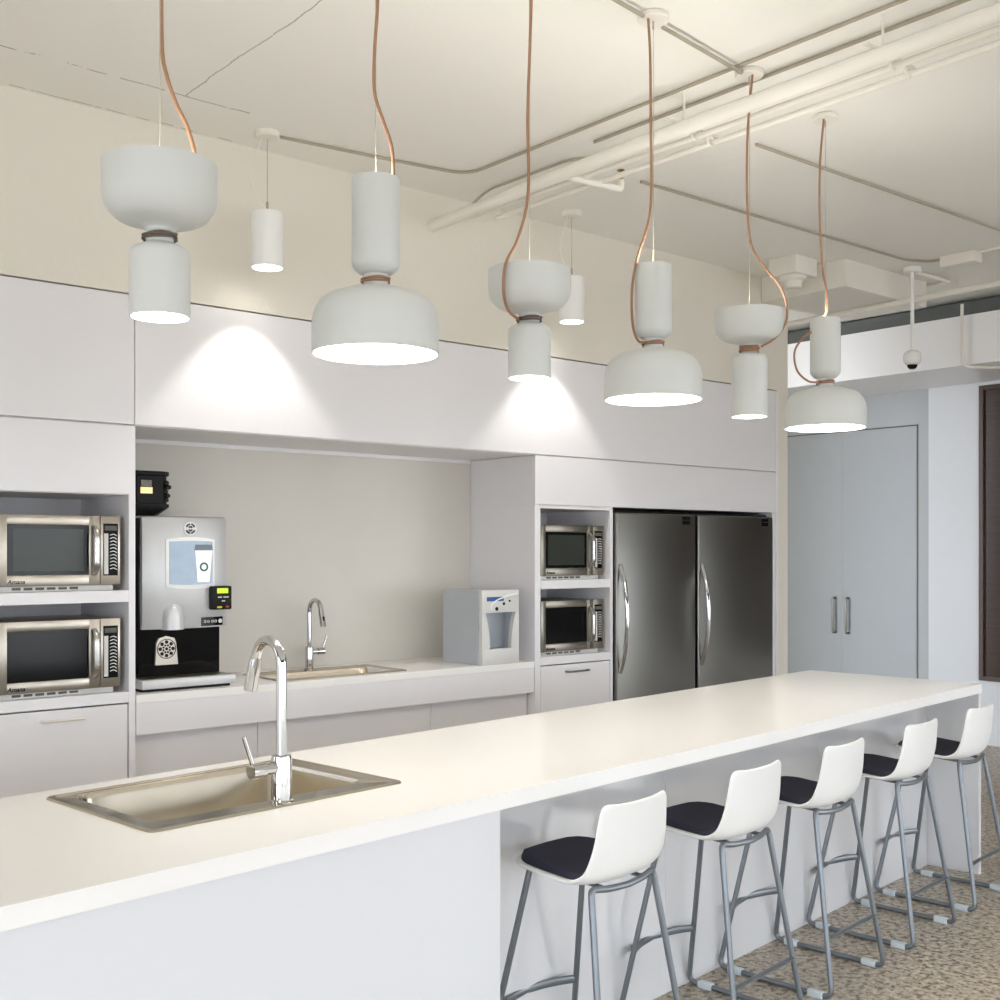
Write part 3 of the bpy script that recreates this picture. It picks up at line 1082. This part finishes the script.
# ---------------------------------------------------------------- bar stools
def make_stool(label):
    """faces local +y (the island); seat about .68 high"""
    u = thing('bar_stool', label, 'bar stool', (0, 0, 0), IA, 'bar stools along the island')
    # shell: profile (y, z, half width)
    prof = [(0.236, 0.634, 0.088), (0.236, 0.646, 0.098), (0.226, 0.656, 0.128), (0.180, 0.660, 0.166), (0.115, 0.655, 0.183), (0.04, 0.648, 0.187),
            (-0.03, 0.641, 0.187), (-0.075, 0.637, 0.186), (-0.110, 0.642, 0.183), (-0.131, 0.662, 0.178), (-0.140, 0.697, 0.172),
            (-0.146, 0.745, 0.165), (-0.151, 0.79, 0.159), (-0.156, 0.831, 0.153), (-0.1577, 0.845, 0.150), (-0.1588, 0.853, 0.143), (-0.1592, 0.856, 0.130)]
    nu = 16
    tb = bmesh.new()
    rows = []

    def pt(i, s):
        y, z, w = prof[i]
        v = i / (len(prof) - 1)
        seatness = 1.0 if i <= 6 else max(0.0, 1 - (i - 6) / 4)
        x = w * s
        dz = 0.008 * abs(s) ** 3 * seatness
        dy = 0.016 * abs(s) ** 2.2 * (1 - seatness)
        if i <= 3:
            dy -= 0.105 * abs(s) ** 2.2 * (1 - i / 4)
            dz *= i / 4
        mid = max(0.0, 1 - abs(i - 8) / 3.0)
        dz += 0.012 * abs(s) ** 4 * mid
        dy += 0.020 * abs(s) ** 3 * mid
        return Vector((x, y + dy, z + dz))
    for i in range(len(prof)):
        rows.append([tb.verts.new(pt(i, -1 + 2 * k / nu)) for k in range(nu + 1)])
    for a, b in zip(rows[:-1], rows[1:]):
        for k in range(nu):
            tb.faces.new((a[k], a[k + 1], b[k + 1], b[k]))
    bmesh.ops.recalc_face_normals(tb, faces=tb.faces[:])
    if sum((f.normal.z for f in tb.faces)) < 0:
        bmesh.ops.reverse_faces(tb, faces=tb.faces[:])
    m = MB()
    m.add(tb)
    sh = m.build('seat_shell', 'shell', u)
    md = sh.modifiers.new('thick', 'SOLIDIFY')
    md.thickness = 0.013
    md.offset = -1
    md2 = sh.modifiers.new('soft', 'SUBSURF')
    md2.levels = md2.render_levels = 2
    # cushion
    tb = bmesh.new()
    top, bot = [], []
    i0, i1 = 2, 8
    nr = 14
    for r in range(nr + 1):
        f = i0 + 0.45 + (i1 - i0 - 0.25) * r / nr
        ia = int(f)
        fr = f - ia
        rt, rb = [], []
        for k in range(nu + 1):
            s = (-1 + 2 * k / nu) * 0.91 * math.sqrt(1 - (1 - min(1.0, (r + 0.7) / 5)) ** 2.2)
            p = pt(ia, s).lerp(pt(min(ia + 1, len(prof) - 1), s), fr)
            e = min(1, (1 - abs(-1 + 2 * k / nu)) * 8) * min(1, r * 0.9, (nr - r) * 0.9 + 0.05)
            rt.append(tb.verts.new(p + Vector((0, 0, 0.002 + 0.015 * e))))
            rb.append(tb.verts.new(p + Vector((0, 0, 0.0008))))
        top.append(rt)
        bot.append(rb)
    for r in range(nr):
        for k in range(nu):
            tb.faces.new((top[r][k], top[r][k + 1], top[r + 1][k + 1], top[r + 1][k]))
            tb.faces.new((bot[r][k], bot[r + 1][k], bot[r + 1][k + 1], bot[r][k + 1]))
    for r in range(nr):
        tb.faces.new((top[r][0], top[r + 1][0], bot[r + 1][0], bot[r][0]))
        tb.faces.new((top[r][nu], bot[r][nu], bot[r + 1][nu], top[r + 1][nu]))
    for k in range(nu):
        tb.faces.new((top[0][k], bot[0][k], bot[0][k + 1], top[0][k + 1]))
        tb.faces.new((top[nr][k], top[nr][k + 1], bot[nr][k + 1], bot[nr][k]))
    bmesh.ops.recalc_face_normals(tb, faces=tb.faces[:])
    m = MB()
    m.add(tb)
    m.build('cushion', 'cushion', u)
    # legs and runners
    tr = 0.0095
    for s in (-1, 1):
        m = MB()
        m.tube(fillet([(s * 0.122, 0.132, 0.636), (s * 0.128, 0.137, 0.60), (s * 0.205, 0.245, 0.0105), (s * 0.207, 0.0, 0.0105)], 0.035, 6), tr, 12, smooth=False)
        m.build('leg', 'tube', u)
        m = MB()
        m.tube(fillet([(s * 0.207, 0.002, 0.0105), (s * 0.205, -0.205, 0.0105), (s * 0.145, -0.112, 0.602)], 0.035, 6), tr, 12, smooth=False)
        m.build('leg', 'tube', u)
        for yy in (0.175, -0.145):
            MB().box(s * 0.206 - 0.013, s * 0.206 + 0.013, yy - 0.028, yy + 0.028, 0.0, 0.023, 0.003).build('glide', 'glide', u)
    # top of the rear legs bowed under the shell
    m = MB()
    m.tube(fillet([(-0.1455, -0.113, 0.596), (-0.141, -0.108, 0.624), (-0.08, -0.120, 0.616), (0, -0.126, 0.613), (0.08, -0.120, 0.616), (0.141, -0.108, 0.624), (0.1455, -0.113, 0.596)], 0.022, 5), tr, 12, smooth=False)
    m.build('rear_cross_tube', 'tube', u)
    m = MB()
    m.tube([(-0.122, 0.128, 0.634), (0.122, 0.128, 0.634)], 0.008, 8, smooth=False)
    for s in (-1, 1):
        m.tube([(s * 0.085, 0.128, 0.634), (s * 0.085, -0.115, 0.616)], 0.007, 8, smooth=False)
    m.build('seat_frame', 'tube', u)
    # bowed flat footrest at the front, plain bar at the back
    m = MB()
    pts = []
    for k in range(15):
        a = -1 + 2 * k / 14
        pts.append((a * 0.1775, 0.206 + 0.05 * (1 - a * a), 0.215))
    m.tube(pts, (0.013, 0.005), 10, smooth=False, flat=(0, 0, 1))
    m.build('footrest', 'tube', u)
    m = MB()
    m.tube([(-0.183, -0.1765, 0.20), (0.183, -0.1765, 0.20)], (0.005, 0.012), 10, smooth=False, flat=(0, 0, 1))
    m.build('rear_bar', 'tube', u)
    return u


stools = [(-2.965, 'white bar stool nearest the camera, standing apart in front of the white panel edge'),
          (-2.31, 'second bar stool along from the nearest one at the island'),
          (-1.70, 'middle bar stool of the five, with two stools on each side'),
          (-1.03, 'fourth bar stool from the camera, last but one before the island end'),
          (-0.40, 'farthest bar stool, standing at the end panel of the island')]
st0 = make_stool(stools[0][1])
st0.location = isl(stools[0][0], 0.0)
for a, lb in stools[1:]:
    dup(st0, lb, isl(a, 0.0), IA)

# ---------------------------------------------------------------- pendant lamps over the island
CR = Vector((0.762, -0.648, 0))      # picture-right on plan
CF = Vector((-0.648, -0.762, 0))     # towards the room


def rounded_profile(pts, r, n=5):
    q = fillet([(p[0], 0, p[1]) for p in pts], r, n)
    return [(max(0.0, v.x), v.z) for v in q]


def pendant(label, a, kind, dims, cordpts, wraps):
    base = isl(a, 0.285)
    rz = math.atan2(CR.y, CR.x)
    u = thing('pendant_lamp', label, 'pendant lamp', (base.x, base.y, CZ), rz, 'spun metal pendants over the island')
    D = CZ

    def Z(z):
        return z - D
    if kind == 'bowl':
        zt, zn, zc, zb, R, rc = dims
        # open bowl on top, neck, cylinder shade below
        outer = rounded_profile([(R, Z(zt)), (R, Z(zn) + 0.062), (R * 0.80, Z(zn) + 0.026), (0.042, Z(zn) + 0.012), (0.033, Z(zn) + 0.006), (0.032, Z(zn))], 0.034)
        inner = [(max(r - 0.004, 0.0), z + (0.004 if r < R * 0.9 else 0)) for r, z in outer][::-1]
        m = MB()
        m.lathe(outer + [(0, Z(zn))] + [(0, Z(zn) + 0.004)] + inner, 64, close=True)
        m.build('bowl', 'lampbody', u)
        m = MB()
        m.lathe([(0, Z(zn) - 0.0005), (0.031, Z(zn) - 0.0005), (0.031, Z(zc) + 0.004), (0, Z(zc) + 0.004)], 40)
        m.build('neck', 'lampbody', u)
        outer = rounded_profile([(0.030, Z(zc) + 0.004), (0.034, Z(zc)), (rc, Z(zc) - 0.012), (rc, Z(zb))], 0.016)
        inner = [(max(r - 0.003, 0.001), z - (0.003 if r < rc * 0.9 else 0)) for r, z in outer][::-1]
        m = MB()
        m.lathe(outer + inner, 56, close=True)
        m.build('shade', 'lampbody', u)
        rg, top_r, topz = rc - 0.004, R, zt
    else:
        zt, zn, zc, zb, R, rc = dims
        outer = rounded_profile([(rc - 0.004, Z(zt)), (rc, Z(zt)), (rc, Z(zn) + 0.02), (0.045, Z(zn) + 0.002), (0.030, Z(zn) - 0.002)], 0.018)
        m = MB()
        inner = [(max(r - 0.003, 0.001), z + (0.003 if r < rc * 0.9 else 0)) for r, z in outer[1:]][::-1]
        m.lathe(outer[1:] + inner, 56, close=True)
        m.build('cylinder', 'lampbody', u)
        m = MB()
        m.lathe([(0, Z(zn)), (0.033, Z(zn)), (0.033, Z(zc) - 0.002), (0, Z(zc) - 0.002)], 40)
        m.build('neck', 'lampbody', u)
        outer = rounded_profile([(0.032, Z(zc)), (0.075, Z(zc) - 0.004), (R * 0.86, Z(zc) - 0.030), (R, Z(zc) - 0.075), (R, Z(zb))], 0.05)
        inner = [(max(r - 0.004, 0.001), z - (0.004 if r < R * 0.9 else 0)) for r, z in outer][::-1]
        m = MB()
        m.lathe(outer + inner, 72, close=True)
        m.build('shade', 'lampbody', u)
        rg = R - 0.006
    m = MB()
    m.lathe([(0, Z(zb) + 0.012), (rg, Z(zb) + 0.012), (rg, Z(zb) + 0.018), (0, Z(zb) + 0.018)], 48)
    m.build('diffuser', 'glow', u)
    # the upper shell is lit from inside too and throws light on the ceiling
    ru, zu = (dims[4] * 0.86, Z(dims[0]) - 0.03) if kind == 'bowl' else (dims[5] - 0.006, Z(dims[0]) - 0.012)
    m = MB()
    m.lathe([(0, zu - 0.006), (ru, zu - 0.006), (ru, zu), (0, zu)], 40)
    m.build('upper_diffuser', 'up_bowl' if kind == 'bowl' else 'up_tube', u)
    # coil of cord at the neck
    zneck = Z((zn + zc) / 2)
    rn = 0.0365
    m = MB()
    pts = []
    nt = 26 * wraps
    for k in range(nt + 1):
        ang = 2 * PI * k / 26
        pts.append(((rn + 0.003 * math.sin(ang * 0.7)) * math.cos(ang), rn * math.sin(ang), zneck - 0.004 * wraps / 2 + 0.0062 * k / 26 + 0.004 * math.sin(ang)))
    m.tube(pts, 0.0028, 7, smooth=False)
    pts = [(rn * math.cos(k), rn * math.sin(k), zneck + 0.008 * math.cos(k + 1)) for k in [2 * PI * j / 24 for j in range(24)]]
    m.tube(pts, 0.0026, 7, smooth=False, closed=True)
    m.build('cord_coil', 'wrap' if kind == 'bowl' and wraps < 3 else 'cord', u)
    # cord, suspension wire, canopy
    m = MB()
    m.tube([(x, y, z - D) for x, y, z in cordpts], 0.0046, 8, n=8)
    m.build('cord', 'cord', u)
    zw = zn + 0.01
    m = MB()
    m.cyl((0, 0, Z(zw)), (0, 0, -0.018), 0.0012, 8)
    m.cyl((0, 0, -0.05), (0, 0, -0.012), 0.0035, 8)
    m.build('suspension_wire', 'wire', u)
    m = MB()
    m.lathe([(0, -0.022), (0.052, -0.022), (0.056, -0.018), (0.056, -0.004), (0.05, 0), (0, 0)], 36)
    m.build('canopy', 'whitepaint', u)
    return u


B_ = (2.545, 2.288, 2.252, 2.074, 0.170, 0.064)
pendant('bowl-topped white pendant over the island sink, leftmost lamp', -4.18, 'bowl', (2.425, 2.272, 2.244, 2.078, 0.127, 0.067),
        [(0.02, 0.03, 3.405), (0.004, 0.02, 3.2), (0.0, 0.012, 2.9), (0.002, 0.01, 2.699), (0.012, 0.008, 2.635), (0.034, 0.004, 2.570), (0.064, 0.0, 2.506), (0.084, -0.012, 2.437), (0.088, -0.02, 2.38), (0.06, -0.02, 2.33), (0.03, -0.01, 2.29)], 2)
pendant('dome-shaped white pendant second from the left, the largest in view', -3.538, 'dome', B_,
        [(0.012, 0.02, 3.405), (0.008, 0.0, 3.2), (0.005, 0.0, 3.019), (-0.003, 0, 2.885), (-0.003, 0, 2.778), (0.021, -0.012, 2.698), (0.043, -0.025, 2.631), (0.050, -0.03, 2.57), (0.047, -0.03, 2.48), (0.03, -0.02, 2.36), (0.0, -0.01, 2.31)], 2)
pendant('bowl-topped white pendant third from the left, its cord looped round the left of the bowl', -2.918, 'bowl', (2.410, 2.270, 2.246, 2.078, 0.127, 0.066),
        [(0.01, 0.02, 3.405), (0.006, 0, 3.243), (0.0, -0.004, 3.059), (-0.006, -0.01, 2.874), (-0.003, -0.03, 2.689), (-0.012, -0.06, 2.581), (-0.04, -0.10, 2.474), (-0.074, -0.118, 2.400), (-0.080, -0.112, 2.32), (-0.066, -0.075, 2.274), (-0.035, -0.03, 2.255)], 2)
pendant('dome-shaped white pendant third from the right, hung from a visible ceiling plate', -2.267, 'dome', B_,
        [(-0.02, -0.02, 3.402), (-0.012, -0.012, 3.263), (-0.010, -0.01, 3.053), (-0.010, -0.02, 2.774), (-0.028, -0.03, 2.662), (-0.059, -0.03, 2.564), (-0.076, -0.02, 2.459), (-0.074, -0.02, 2.337), (-0.056, -0.02, 2.280), (-0.033, -0.03, 2.27)], 2)
pendant('bowl-topped white pendant second from the right, with a long cylinder and a tangled cord', -1.626, 'bowl', (2.482, 2.345, 2.318, 2.070, 0.133, 0.069),
        [(0.008, -0.02, 3.402), (-0.008, -0.01, 3.191), (-0.012, -0.01, 2.995), (-0.008, -0.02, 2.819), (0.006, -0.03, 2.722), (0.047, -0.05, 2.644), (0.106, -0.06, 2.566), (0.133, -0.05, 2.495), (0.130, -0.05, 2.429), (0.092, -0.04, 2.372), (0.041, -0.02, 2.340)], 4)
pendant('dome-shaped white pendant farthest right, with a cord loop beside its cylinder', -1.002, 'dome', B_,
        [(-0.012, -0.02, 3.402), (-0.024, -0.01, 3.229), (-0.028, -0.01, 3.057), (-0.020, -0.01, 2.842), (-0.011, -0.01, 2.734), (0.0, -0.02, 2.661), (-0.002, -0.02, 2.575), (-0.03, -0.015, 2.53), (-0.058, -0.01, 2.49), (-0.10, -0.01, 2.46), (-0.135, -0.01, 2.40), (-0.125, -0.015, 2.32), (-0.08, -0.02, 2.275), (-0.036, -0.02, 2.268)], 2)


# ---------------------------------------------------------------- cylinder downlights by the wall
def downlight(label, x, y, tilt):
    u = thing('downlight', label, 'downlight', (x, y, CZ), 0, 'cylinder downlights at the kitchen wall')
    zt, zb, r = 3.058 - CZ, 2.812 - CZ, 0.070
    m = MB()
    m.lathe([(0, zt), (r - 0.004, zt), (r, zt - 0.004), (r, zb), (r - 0.004, zb), (r - 0.004, zt - 0.01), (0, zt - 0.01)], 40)
    s = m.build('shade', 'white', u)
    m = MB()
    m.lathe([(0, zb + 0.03), (r - 0.0045, zb + 0.03), (r - 0.0045, zb + 0.036), (0, zb + 0.036)], 32)
    m.build('diffuser', 'glow_cool', u)
    m = MB()
    m.cyl((0, 0, zt), (0, 0, zt + 0.05), 0.006, 10)
    m.cyl((0, 0, zt + 0.05), (0, 0, -0.02), 0.0018, 8)
    m.build('suspension_wire', 'conduit', u)
    m = MB()
    m.tube([(0.0, 0.0, zt + 0.01), (-0.05, 0.0, zt + 0.06), (-0.07, 0.02, zt + 0.15), (-0.04, 0.02, -0.1), (-0.02, 0.01, -0.018)], 0.003, 6)
    m.build('cord', 'whitepaint', u)
    m = MB()
    m.lathe([(0, -0.028), (0.050, -0.028), (0.055, -0.022), (0.055, 0), (0, 0)], 30)
    m.build('canopy', 'whitepaint', u)
    l = bpy.data.lights.new('spot', 'SPOT')
    l.energy = SPOT_W
    l.color = (1.0, 0.97, 0.93)
    l.spot_size = math.radians(85)
    l.spot_blend = 0.42
    l.shadow_soft_size = 0.012
    lo = bpy.data.objects.new('spot', l)
    COL.objects.link(lo)
    lo.parent = u
    lo.location = (0, 0, zb + 0.024)
    return u


downlight('small white cylinder downlight near the kitchen wall on the left, behind the two leftmost pendants', 0.515, -0.225, 0)
downlight('small white cylinder downlight near the kitchen wall, half behind the third pendant from the left', 2.395, -0.235, 0)

# ---------------------------------------------------------------- ceiling services
def pipe(name, label, pts, r, mt, cat='pipe', group=None, rad=0.08, clips=None):
    o = MB().tube(fillet(pts, rad, 6) if len(pts) > 2 else pts, r, 12, smooth=False)
    o = o.build(name, mt)
    tag(o, label, cat, group)
    return o


pipe('sprinkler_pipe', 'thick white pipe running along the ceiling from the kitchen wall to the upper right', [(1.60, -0.002, 3.245), (1.53, -1.4, 3.245), (1.527, -6.0, 3.245)], 0.030, 'whitepaint', rad=0.3)
pipe('conduit', 'thin white conduit right beside the thick ceiling pipe', [(1.69, -0.25, 3.262), (1.665, -6.0, 3.262)], 0.0125, 'whitepaint', 'conduit')
pipe('conduit', 'thin white conduit farther right of the thick ceiling pipe, outermost of the bundle', [(1.80, -0.30, 3.262), (1.765, -6.0, 3.262)], 0.0125, 'whitepaint', 'conduit')
pipe('conduit', 'conduit bent from the left downlight along the wall, then running left of the thick pipe', [(0.56, -0.225, 3.412), (1.1, -0.30, 3.412), (1.546, -0.372, 3.412), (1.546, -1.2, 3.412), (1.54, -6.0, 3.412)], 0.007, 'conduit', 'conduit', rad=0.12)
pipe('conduit', 'conduit on the ceiling passing above the second pendant from the right', [(1.703, -1.1, 3.412), (1.708, -6.0, 3.412)], 0.007, 'conduit', 'conduit')
pipe('conduit', 'short conduit tied above the bundle near the kitchen wall', [(1.72, -0.10, 3.30), (1.765, -0.25, 3.408), (1.771, -0.88, 3.408), (1.86, -0.98, 3.408)], 0.0065, 'conduit', 'conduit')
for a0, a1, lb in ((-4.5, -4.24, 'conduit left of the leftmost pendant'), (-4.115, -3.603, 'conduit between the two leftmost pendants'),
                   (-3.473, -2.983, 'conduit between the second and third pendants from the left'), (-2.853, -2.325, 'conduit at the top edge, left of the first ceiling plate in view'),
                   (-2.209, -1.684, 'conduit slanting between the two upper ceiling plates of the pendants')):
    pipe('conduit', lb, [isl(a0, 0.285, 3.397), isl(a1, 0.285, 3.397)], 0.0075, 'conduit', 'conduit')
pipe('conduit', 'long thin conduit across the ceiling, bending at the security camera', [(2.275, -0.862, 3.409), (4.74, -0.905, 3.409), (4.88, -0.99, 3.409), (4.882, -1.069, 3.409)], 0.0075, 'conduit', 'conduit', rad=0.10)
pipe('conduit', 'white conduit leaving the junction box towards the right edge', [(4.884, -1.301, 3.409), (4.90, -6.0, 3.409)], 0.010, 'whitepaint', 'conduit')
pipe('conduit', 'long thin conduit across the ceiling at the upper right, from the last pendant', [(2.285, -1.565, 3.409), (4.83, -1.63, 3.409)], 0.0075, 'conduit', 'conduit')
pipe('water_pipe', 'white horizontal pipe hung in front of the bulkhead', [(5.10, 0.55, 3.218), (4.996, -1.386, 3.218), (4.97, -1.9, 3.218), (4.97, -6, 3.218)], 0.021, 'whitepaint')
pipe('conduit', 'short white vertical conduit dropping down the bulkhead', [(5.90, -0.666, 3.33), (5.90, -0.666, 2.90), (5.93, -0.70, 2.875), (6.3, -0.95, 2.875)], 0.012, 'whitepaint', 'conduit', rad=0.03)

# saddle clamps carrying the pipe bundle
for y, lb in ((-1.72, 'hanger clamp holding the pipe bundle in the middle of the ceiling'), (-2.62, 'hanger clamp holding the pipe bundle at the upper right')):
    t = thing('pipe_hanger', lb, 'pipe hanger', (1.65, y, 3.26), 0, 'hangers of the ceiling pipe bundle')
    m = MB()
    m.box(-0.16, 0.16, -0.010, 0.010, 0.024, 0.032, 0.002)
    for x in (-0.05,):
        m.cyl((x, 0, 0.04), (x, 0, CZ - 3.26), 0.005, 8)
    m.build('strut', 'whitepaint', t)
    for x, r in ((-0.12, 0.0), (0.016, 0.0125), (0.118, 0.0125)):
        if r:
            q = MB()
            q.tube([(x + (r + 0.006) * math.cos(aa), 0, 0.003 + (r + 0.006) * math.sin(aa)) for aa in [2 * PI * j / 16 for j in range(16)]], 0.0055, 8, smooth=False, closed=True)
            q.build('clamp', 'whitepaint', t)
# sprinkler arm
t = thing('sprinkler', 'white sprinkler arm with a brass head branching off the thick ceiling pipe', 'sprinkler', (1.56, -1.03, 3.25))
m = MB()
m.tube(fillet([(0.02, 0, 0.0), (0.36, -0.03, 0.0), (0.36, -0.03, 0.045)], 0.02, 4), 0.016, 12, smooth=False)
m.build('arm', 'whitepaint', t)
m = MB()
m.lathe([(0, 0), (0.012, 0), (0.012, 0.02), (0.006, 0.024), (0.006, 0.045), (0.018, 0.048), (0.018, 0.052), (0, 0.054)], 16, Matrix.Translation((0.36, -0.03, 0.04)))
m.build('sprinkler_head', 'brass', t)

# boxed duct, detector, security camera, junction box
o = MB().box(4.42, 5.42, -0.66, -0.003, 3.242, CZ - 0.001, 0.004).build('boxed_duct', 'whitepaint', None, smooth=False)
tag(o, 'white boxed duct on the ceiling behind the rightmost pendant', 'duct')
t = thing('ceiling_detector', 'square white ceiling detector with a round sensor in front of the boxed duct', 'detector', (4.19, -0.42, CZ))
MB().box(-0.115, 0.115, -0.105, 0.105, -0.115, -0.001, 0.004).build('box', 'whitepaint', t)
m = MB()
m.lathe([(0.085, -0.115), (0.08, -0.13), (0.06, -0.142), (0.056, -0.175), (0.048, -0.188), (0, -0.190)], 30)
m.build('sensor', 'whitepaint', t)
t = thing('security_camera', 'white dome security camera on a thin pole from the ceiling', 'security camera', (4.982, -0.80, CZ))
m = MB()
m.cyl((0, 0, -0.56), (0, 0, -0.02), 0.013, 14)
m.build('pole', 'white', t)
m = MB()
m.lathe([(0, -0.03), (0.055, -0.03), (0.06, -0.02), (0.06, 0), (0, 0)], 24)
m.build('mount_plate', 'white', t)
m = MB()
m.lathe([(0, -0.545), (0.03, -0.548), (0.05, -0.562), (0.057, -0.585), (0.057, -0.615), (0.05, -0.632), (0.034, -0.643), (0, -0.644)], 28)
m.build('housing', 'white', t)
m = MB()
m.lathe([(0.034, -0.640), (0.030, -0.658), (0.018, -0.670), (0, -0.673)], 24)
m.build('lens_dome', 'gloss_black', t)
o = MB().box(4.84, 4.94, -1.30, -1.07, 3.35, CZ - 0.001, 0.004).build('junction_box', 'whitepaint', None)
tag(o, 'white junction box on the ceiling conduit right of the security camera', 'junction box')
o = MB().tube(fillet([(5.05, -0.80, 3.40), (5.47, -0.80, 3.40), (5.49, -0.55, 3.40)], 0.03), 0.014, 10, smooth=False).build('conduit', 'whitepaint')
tag(o, 'short elbowed conduit on the ceiling behind the security camera pole', 'conduit')
o = MB().box(6.15, 6.75, -9.5, 1.45, 3.256, 3.40, 0.004).build('air_duct', 'voidgrey', None, smooth=False)
tag(o, 'grey air duct in the dark gap above the bulkhead', 'duct')
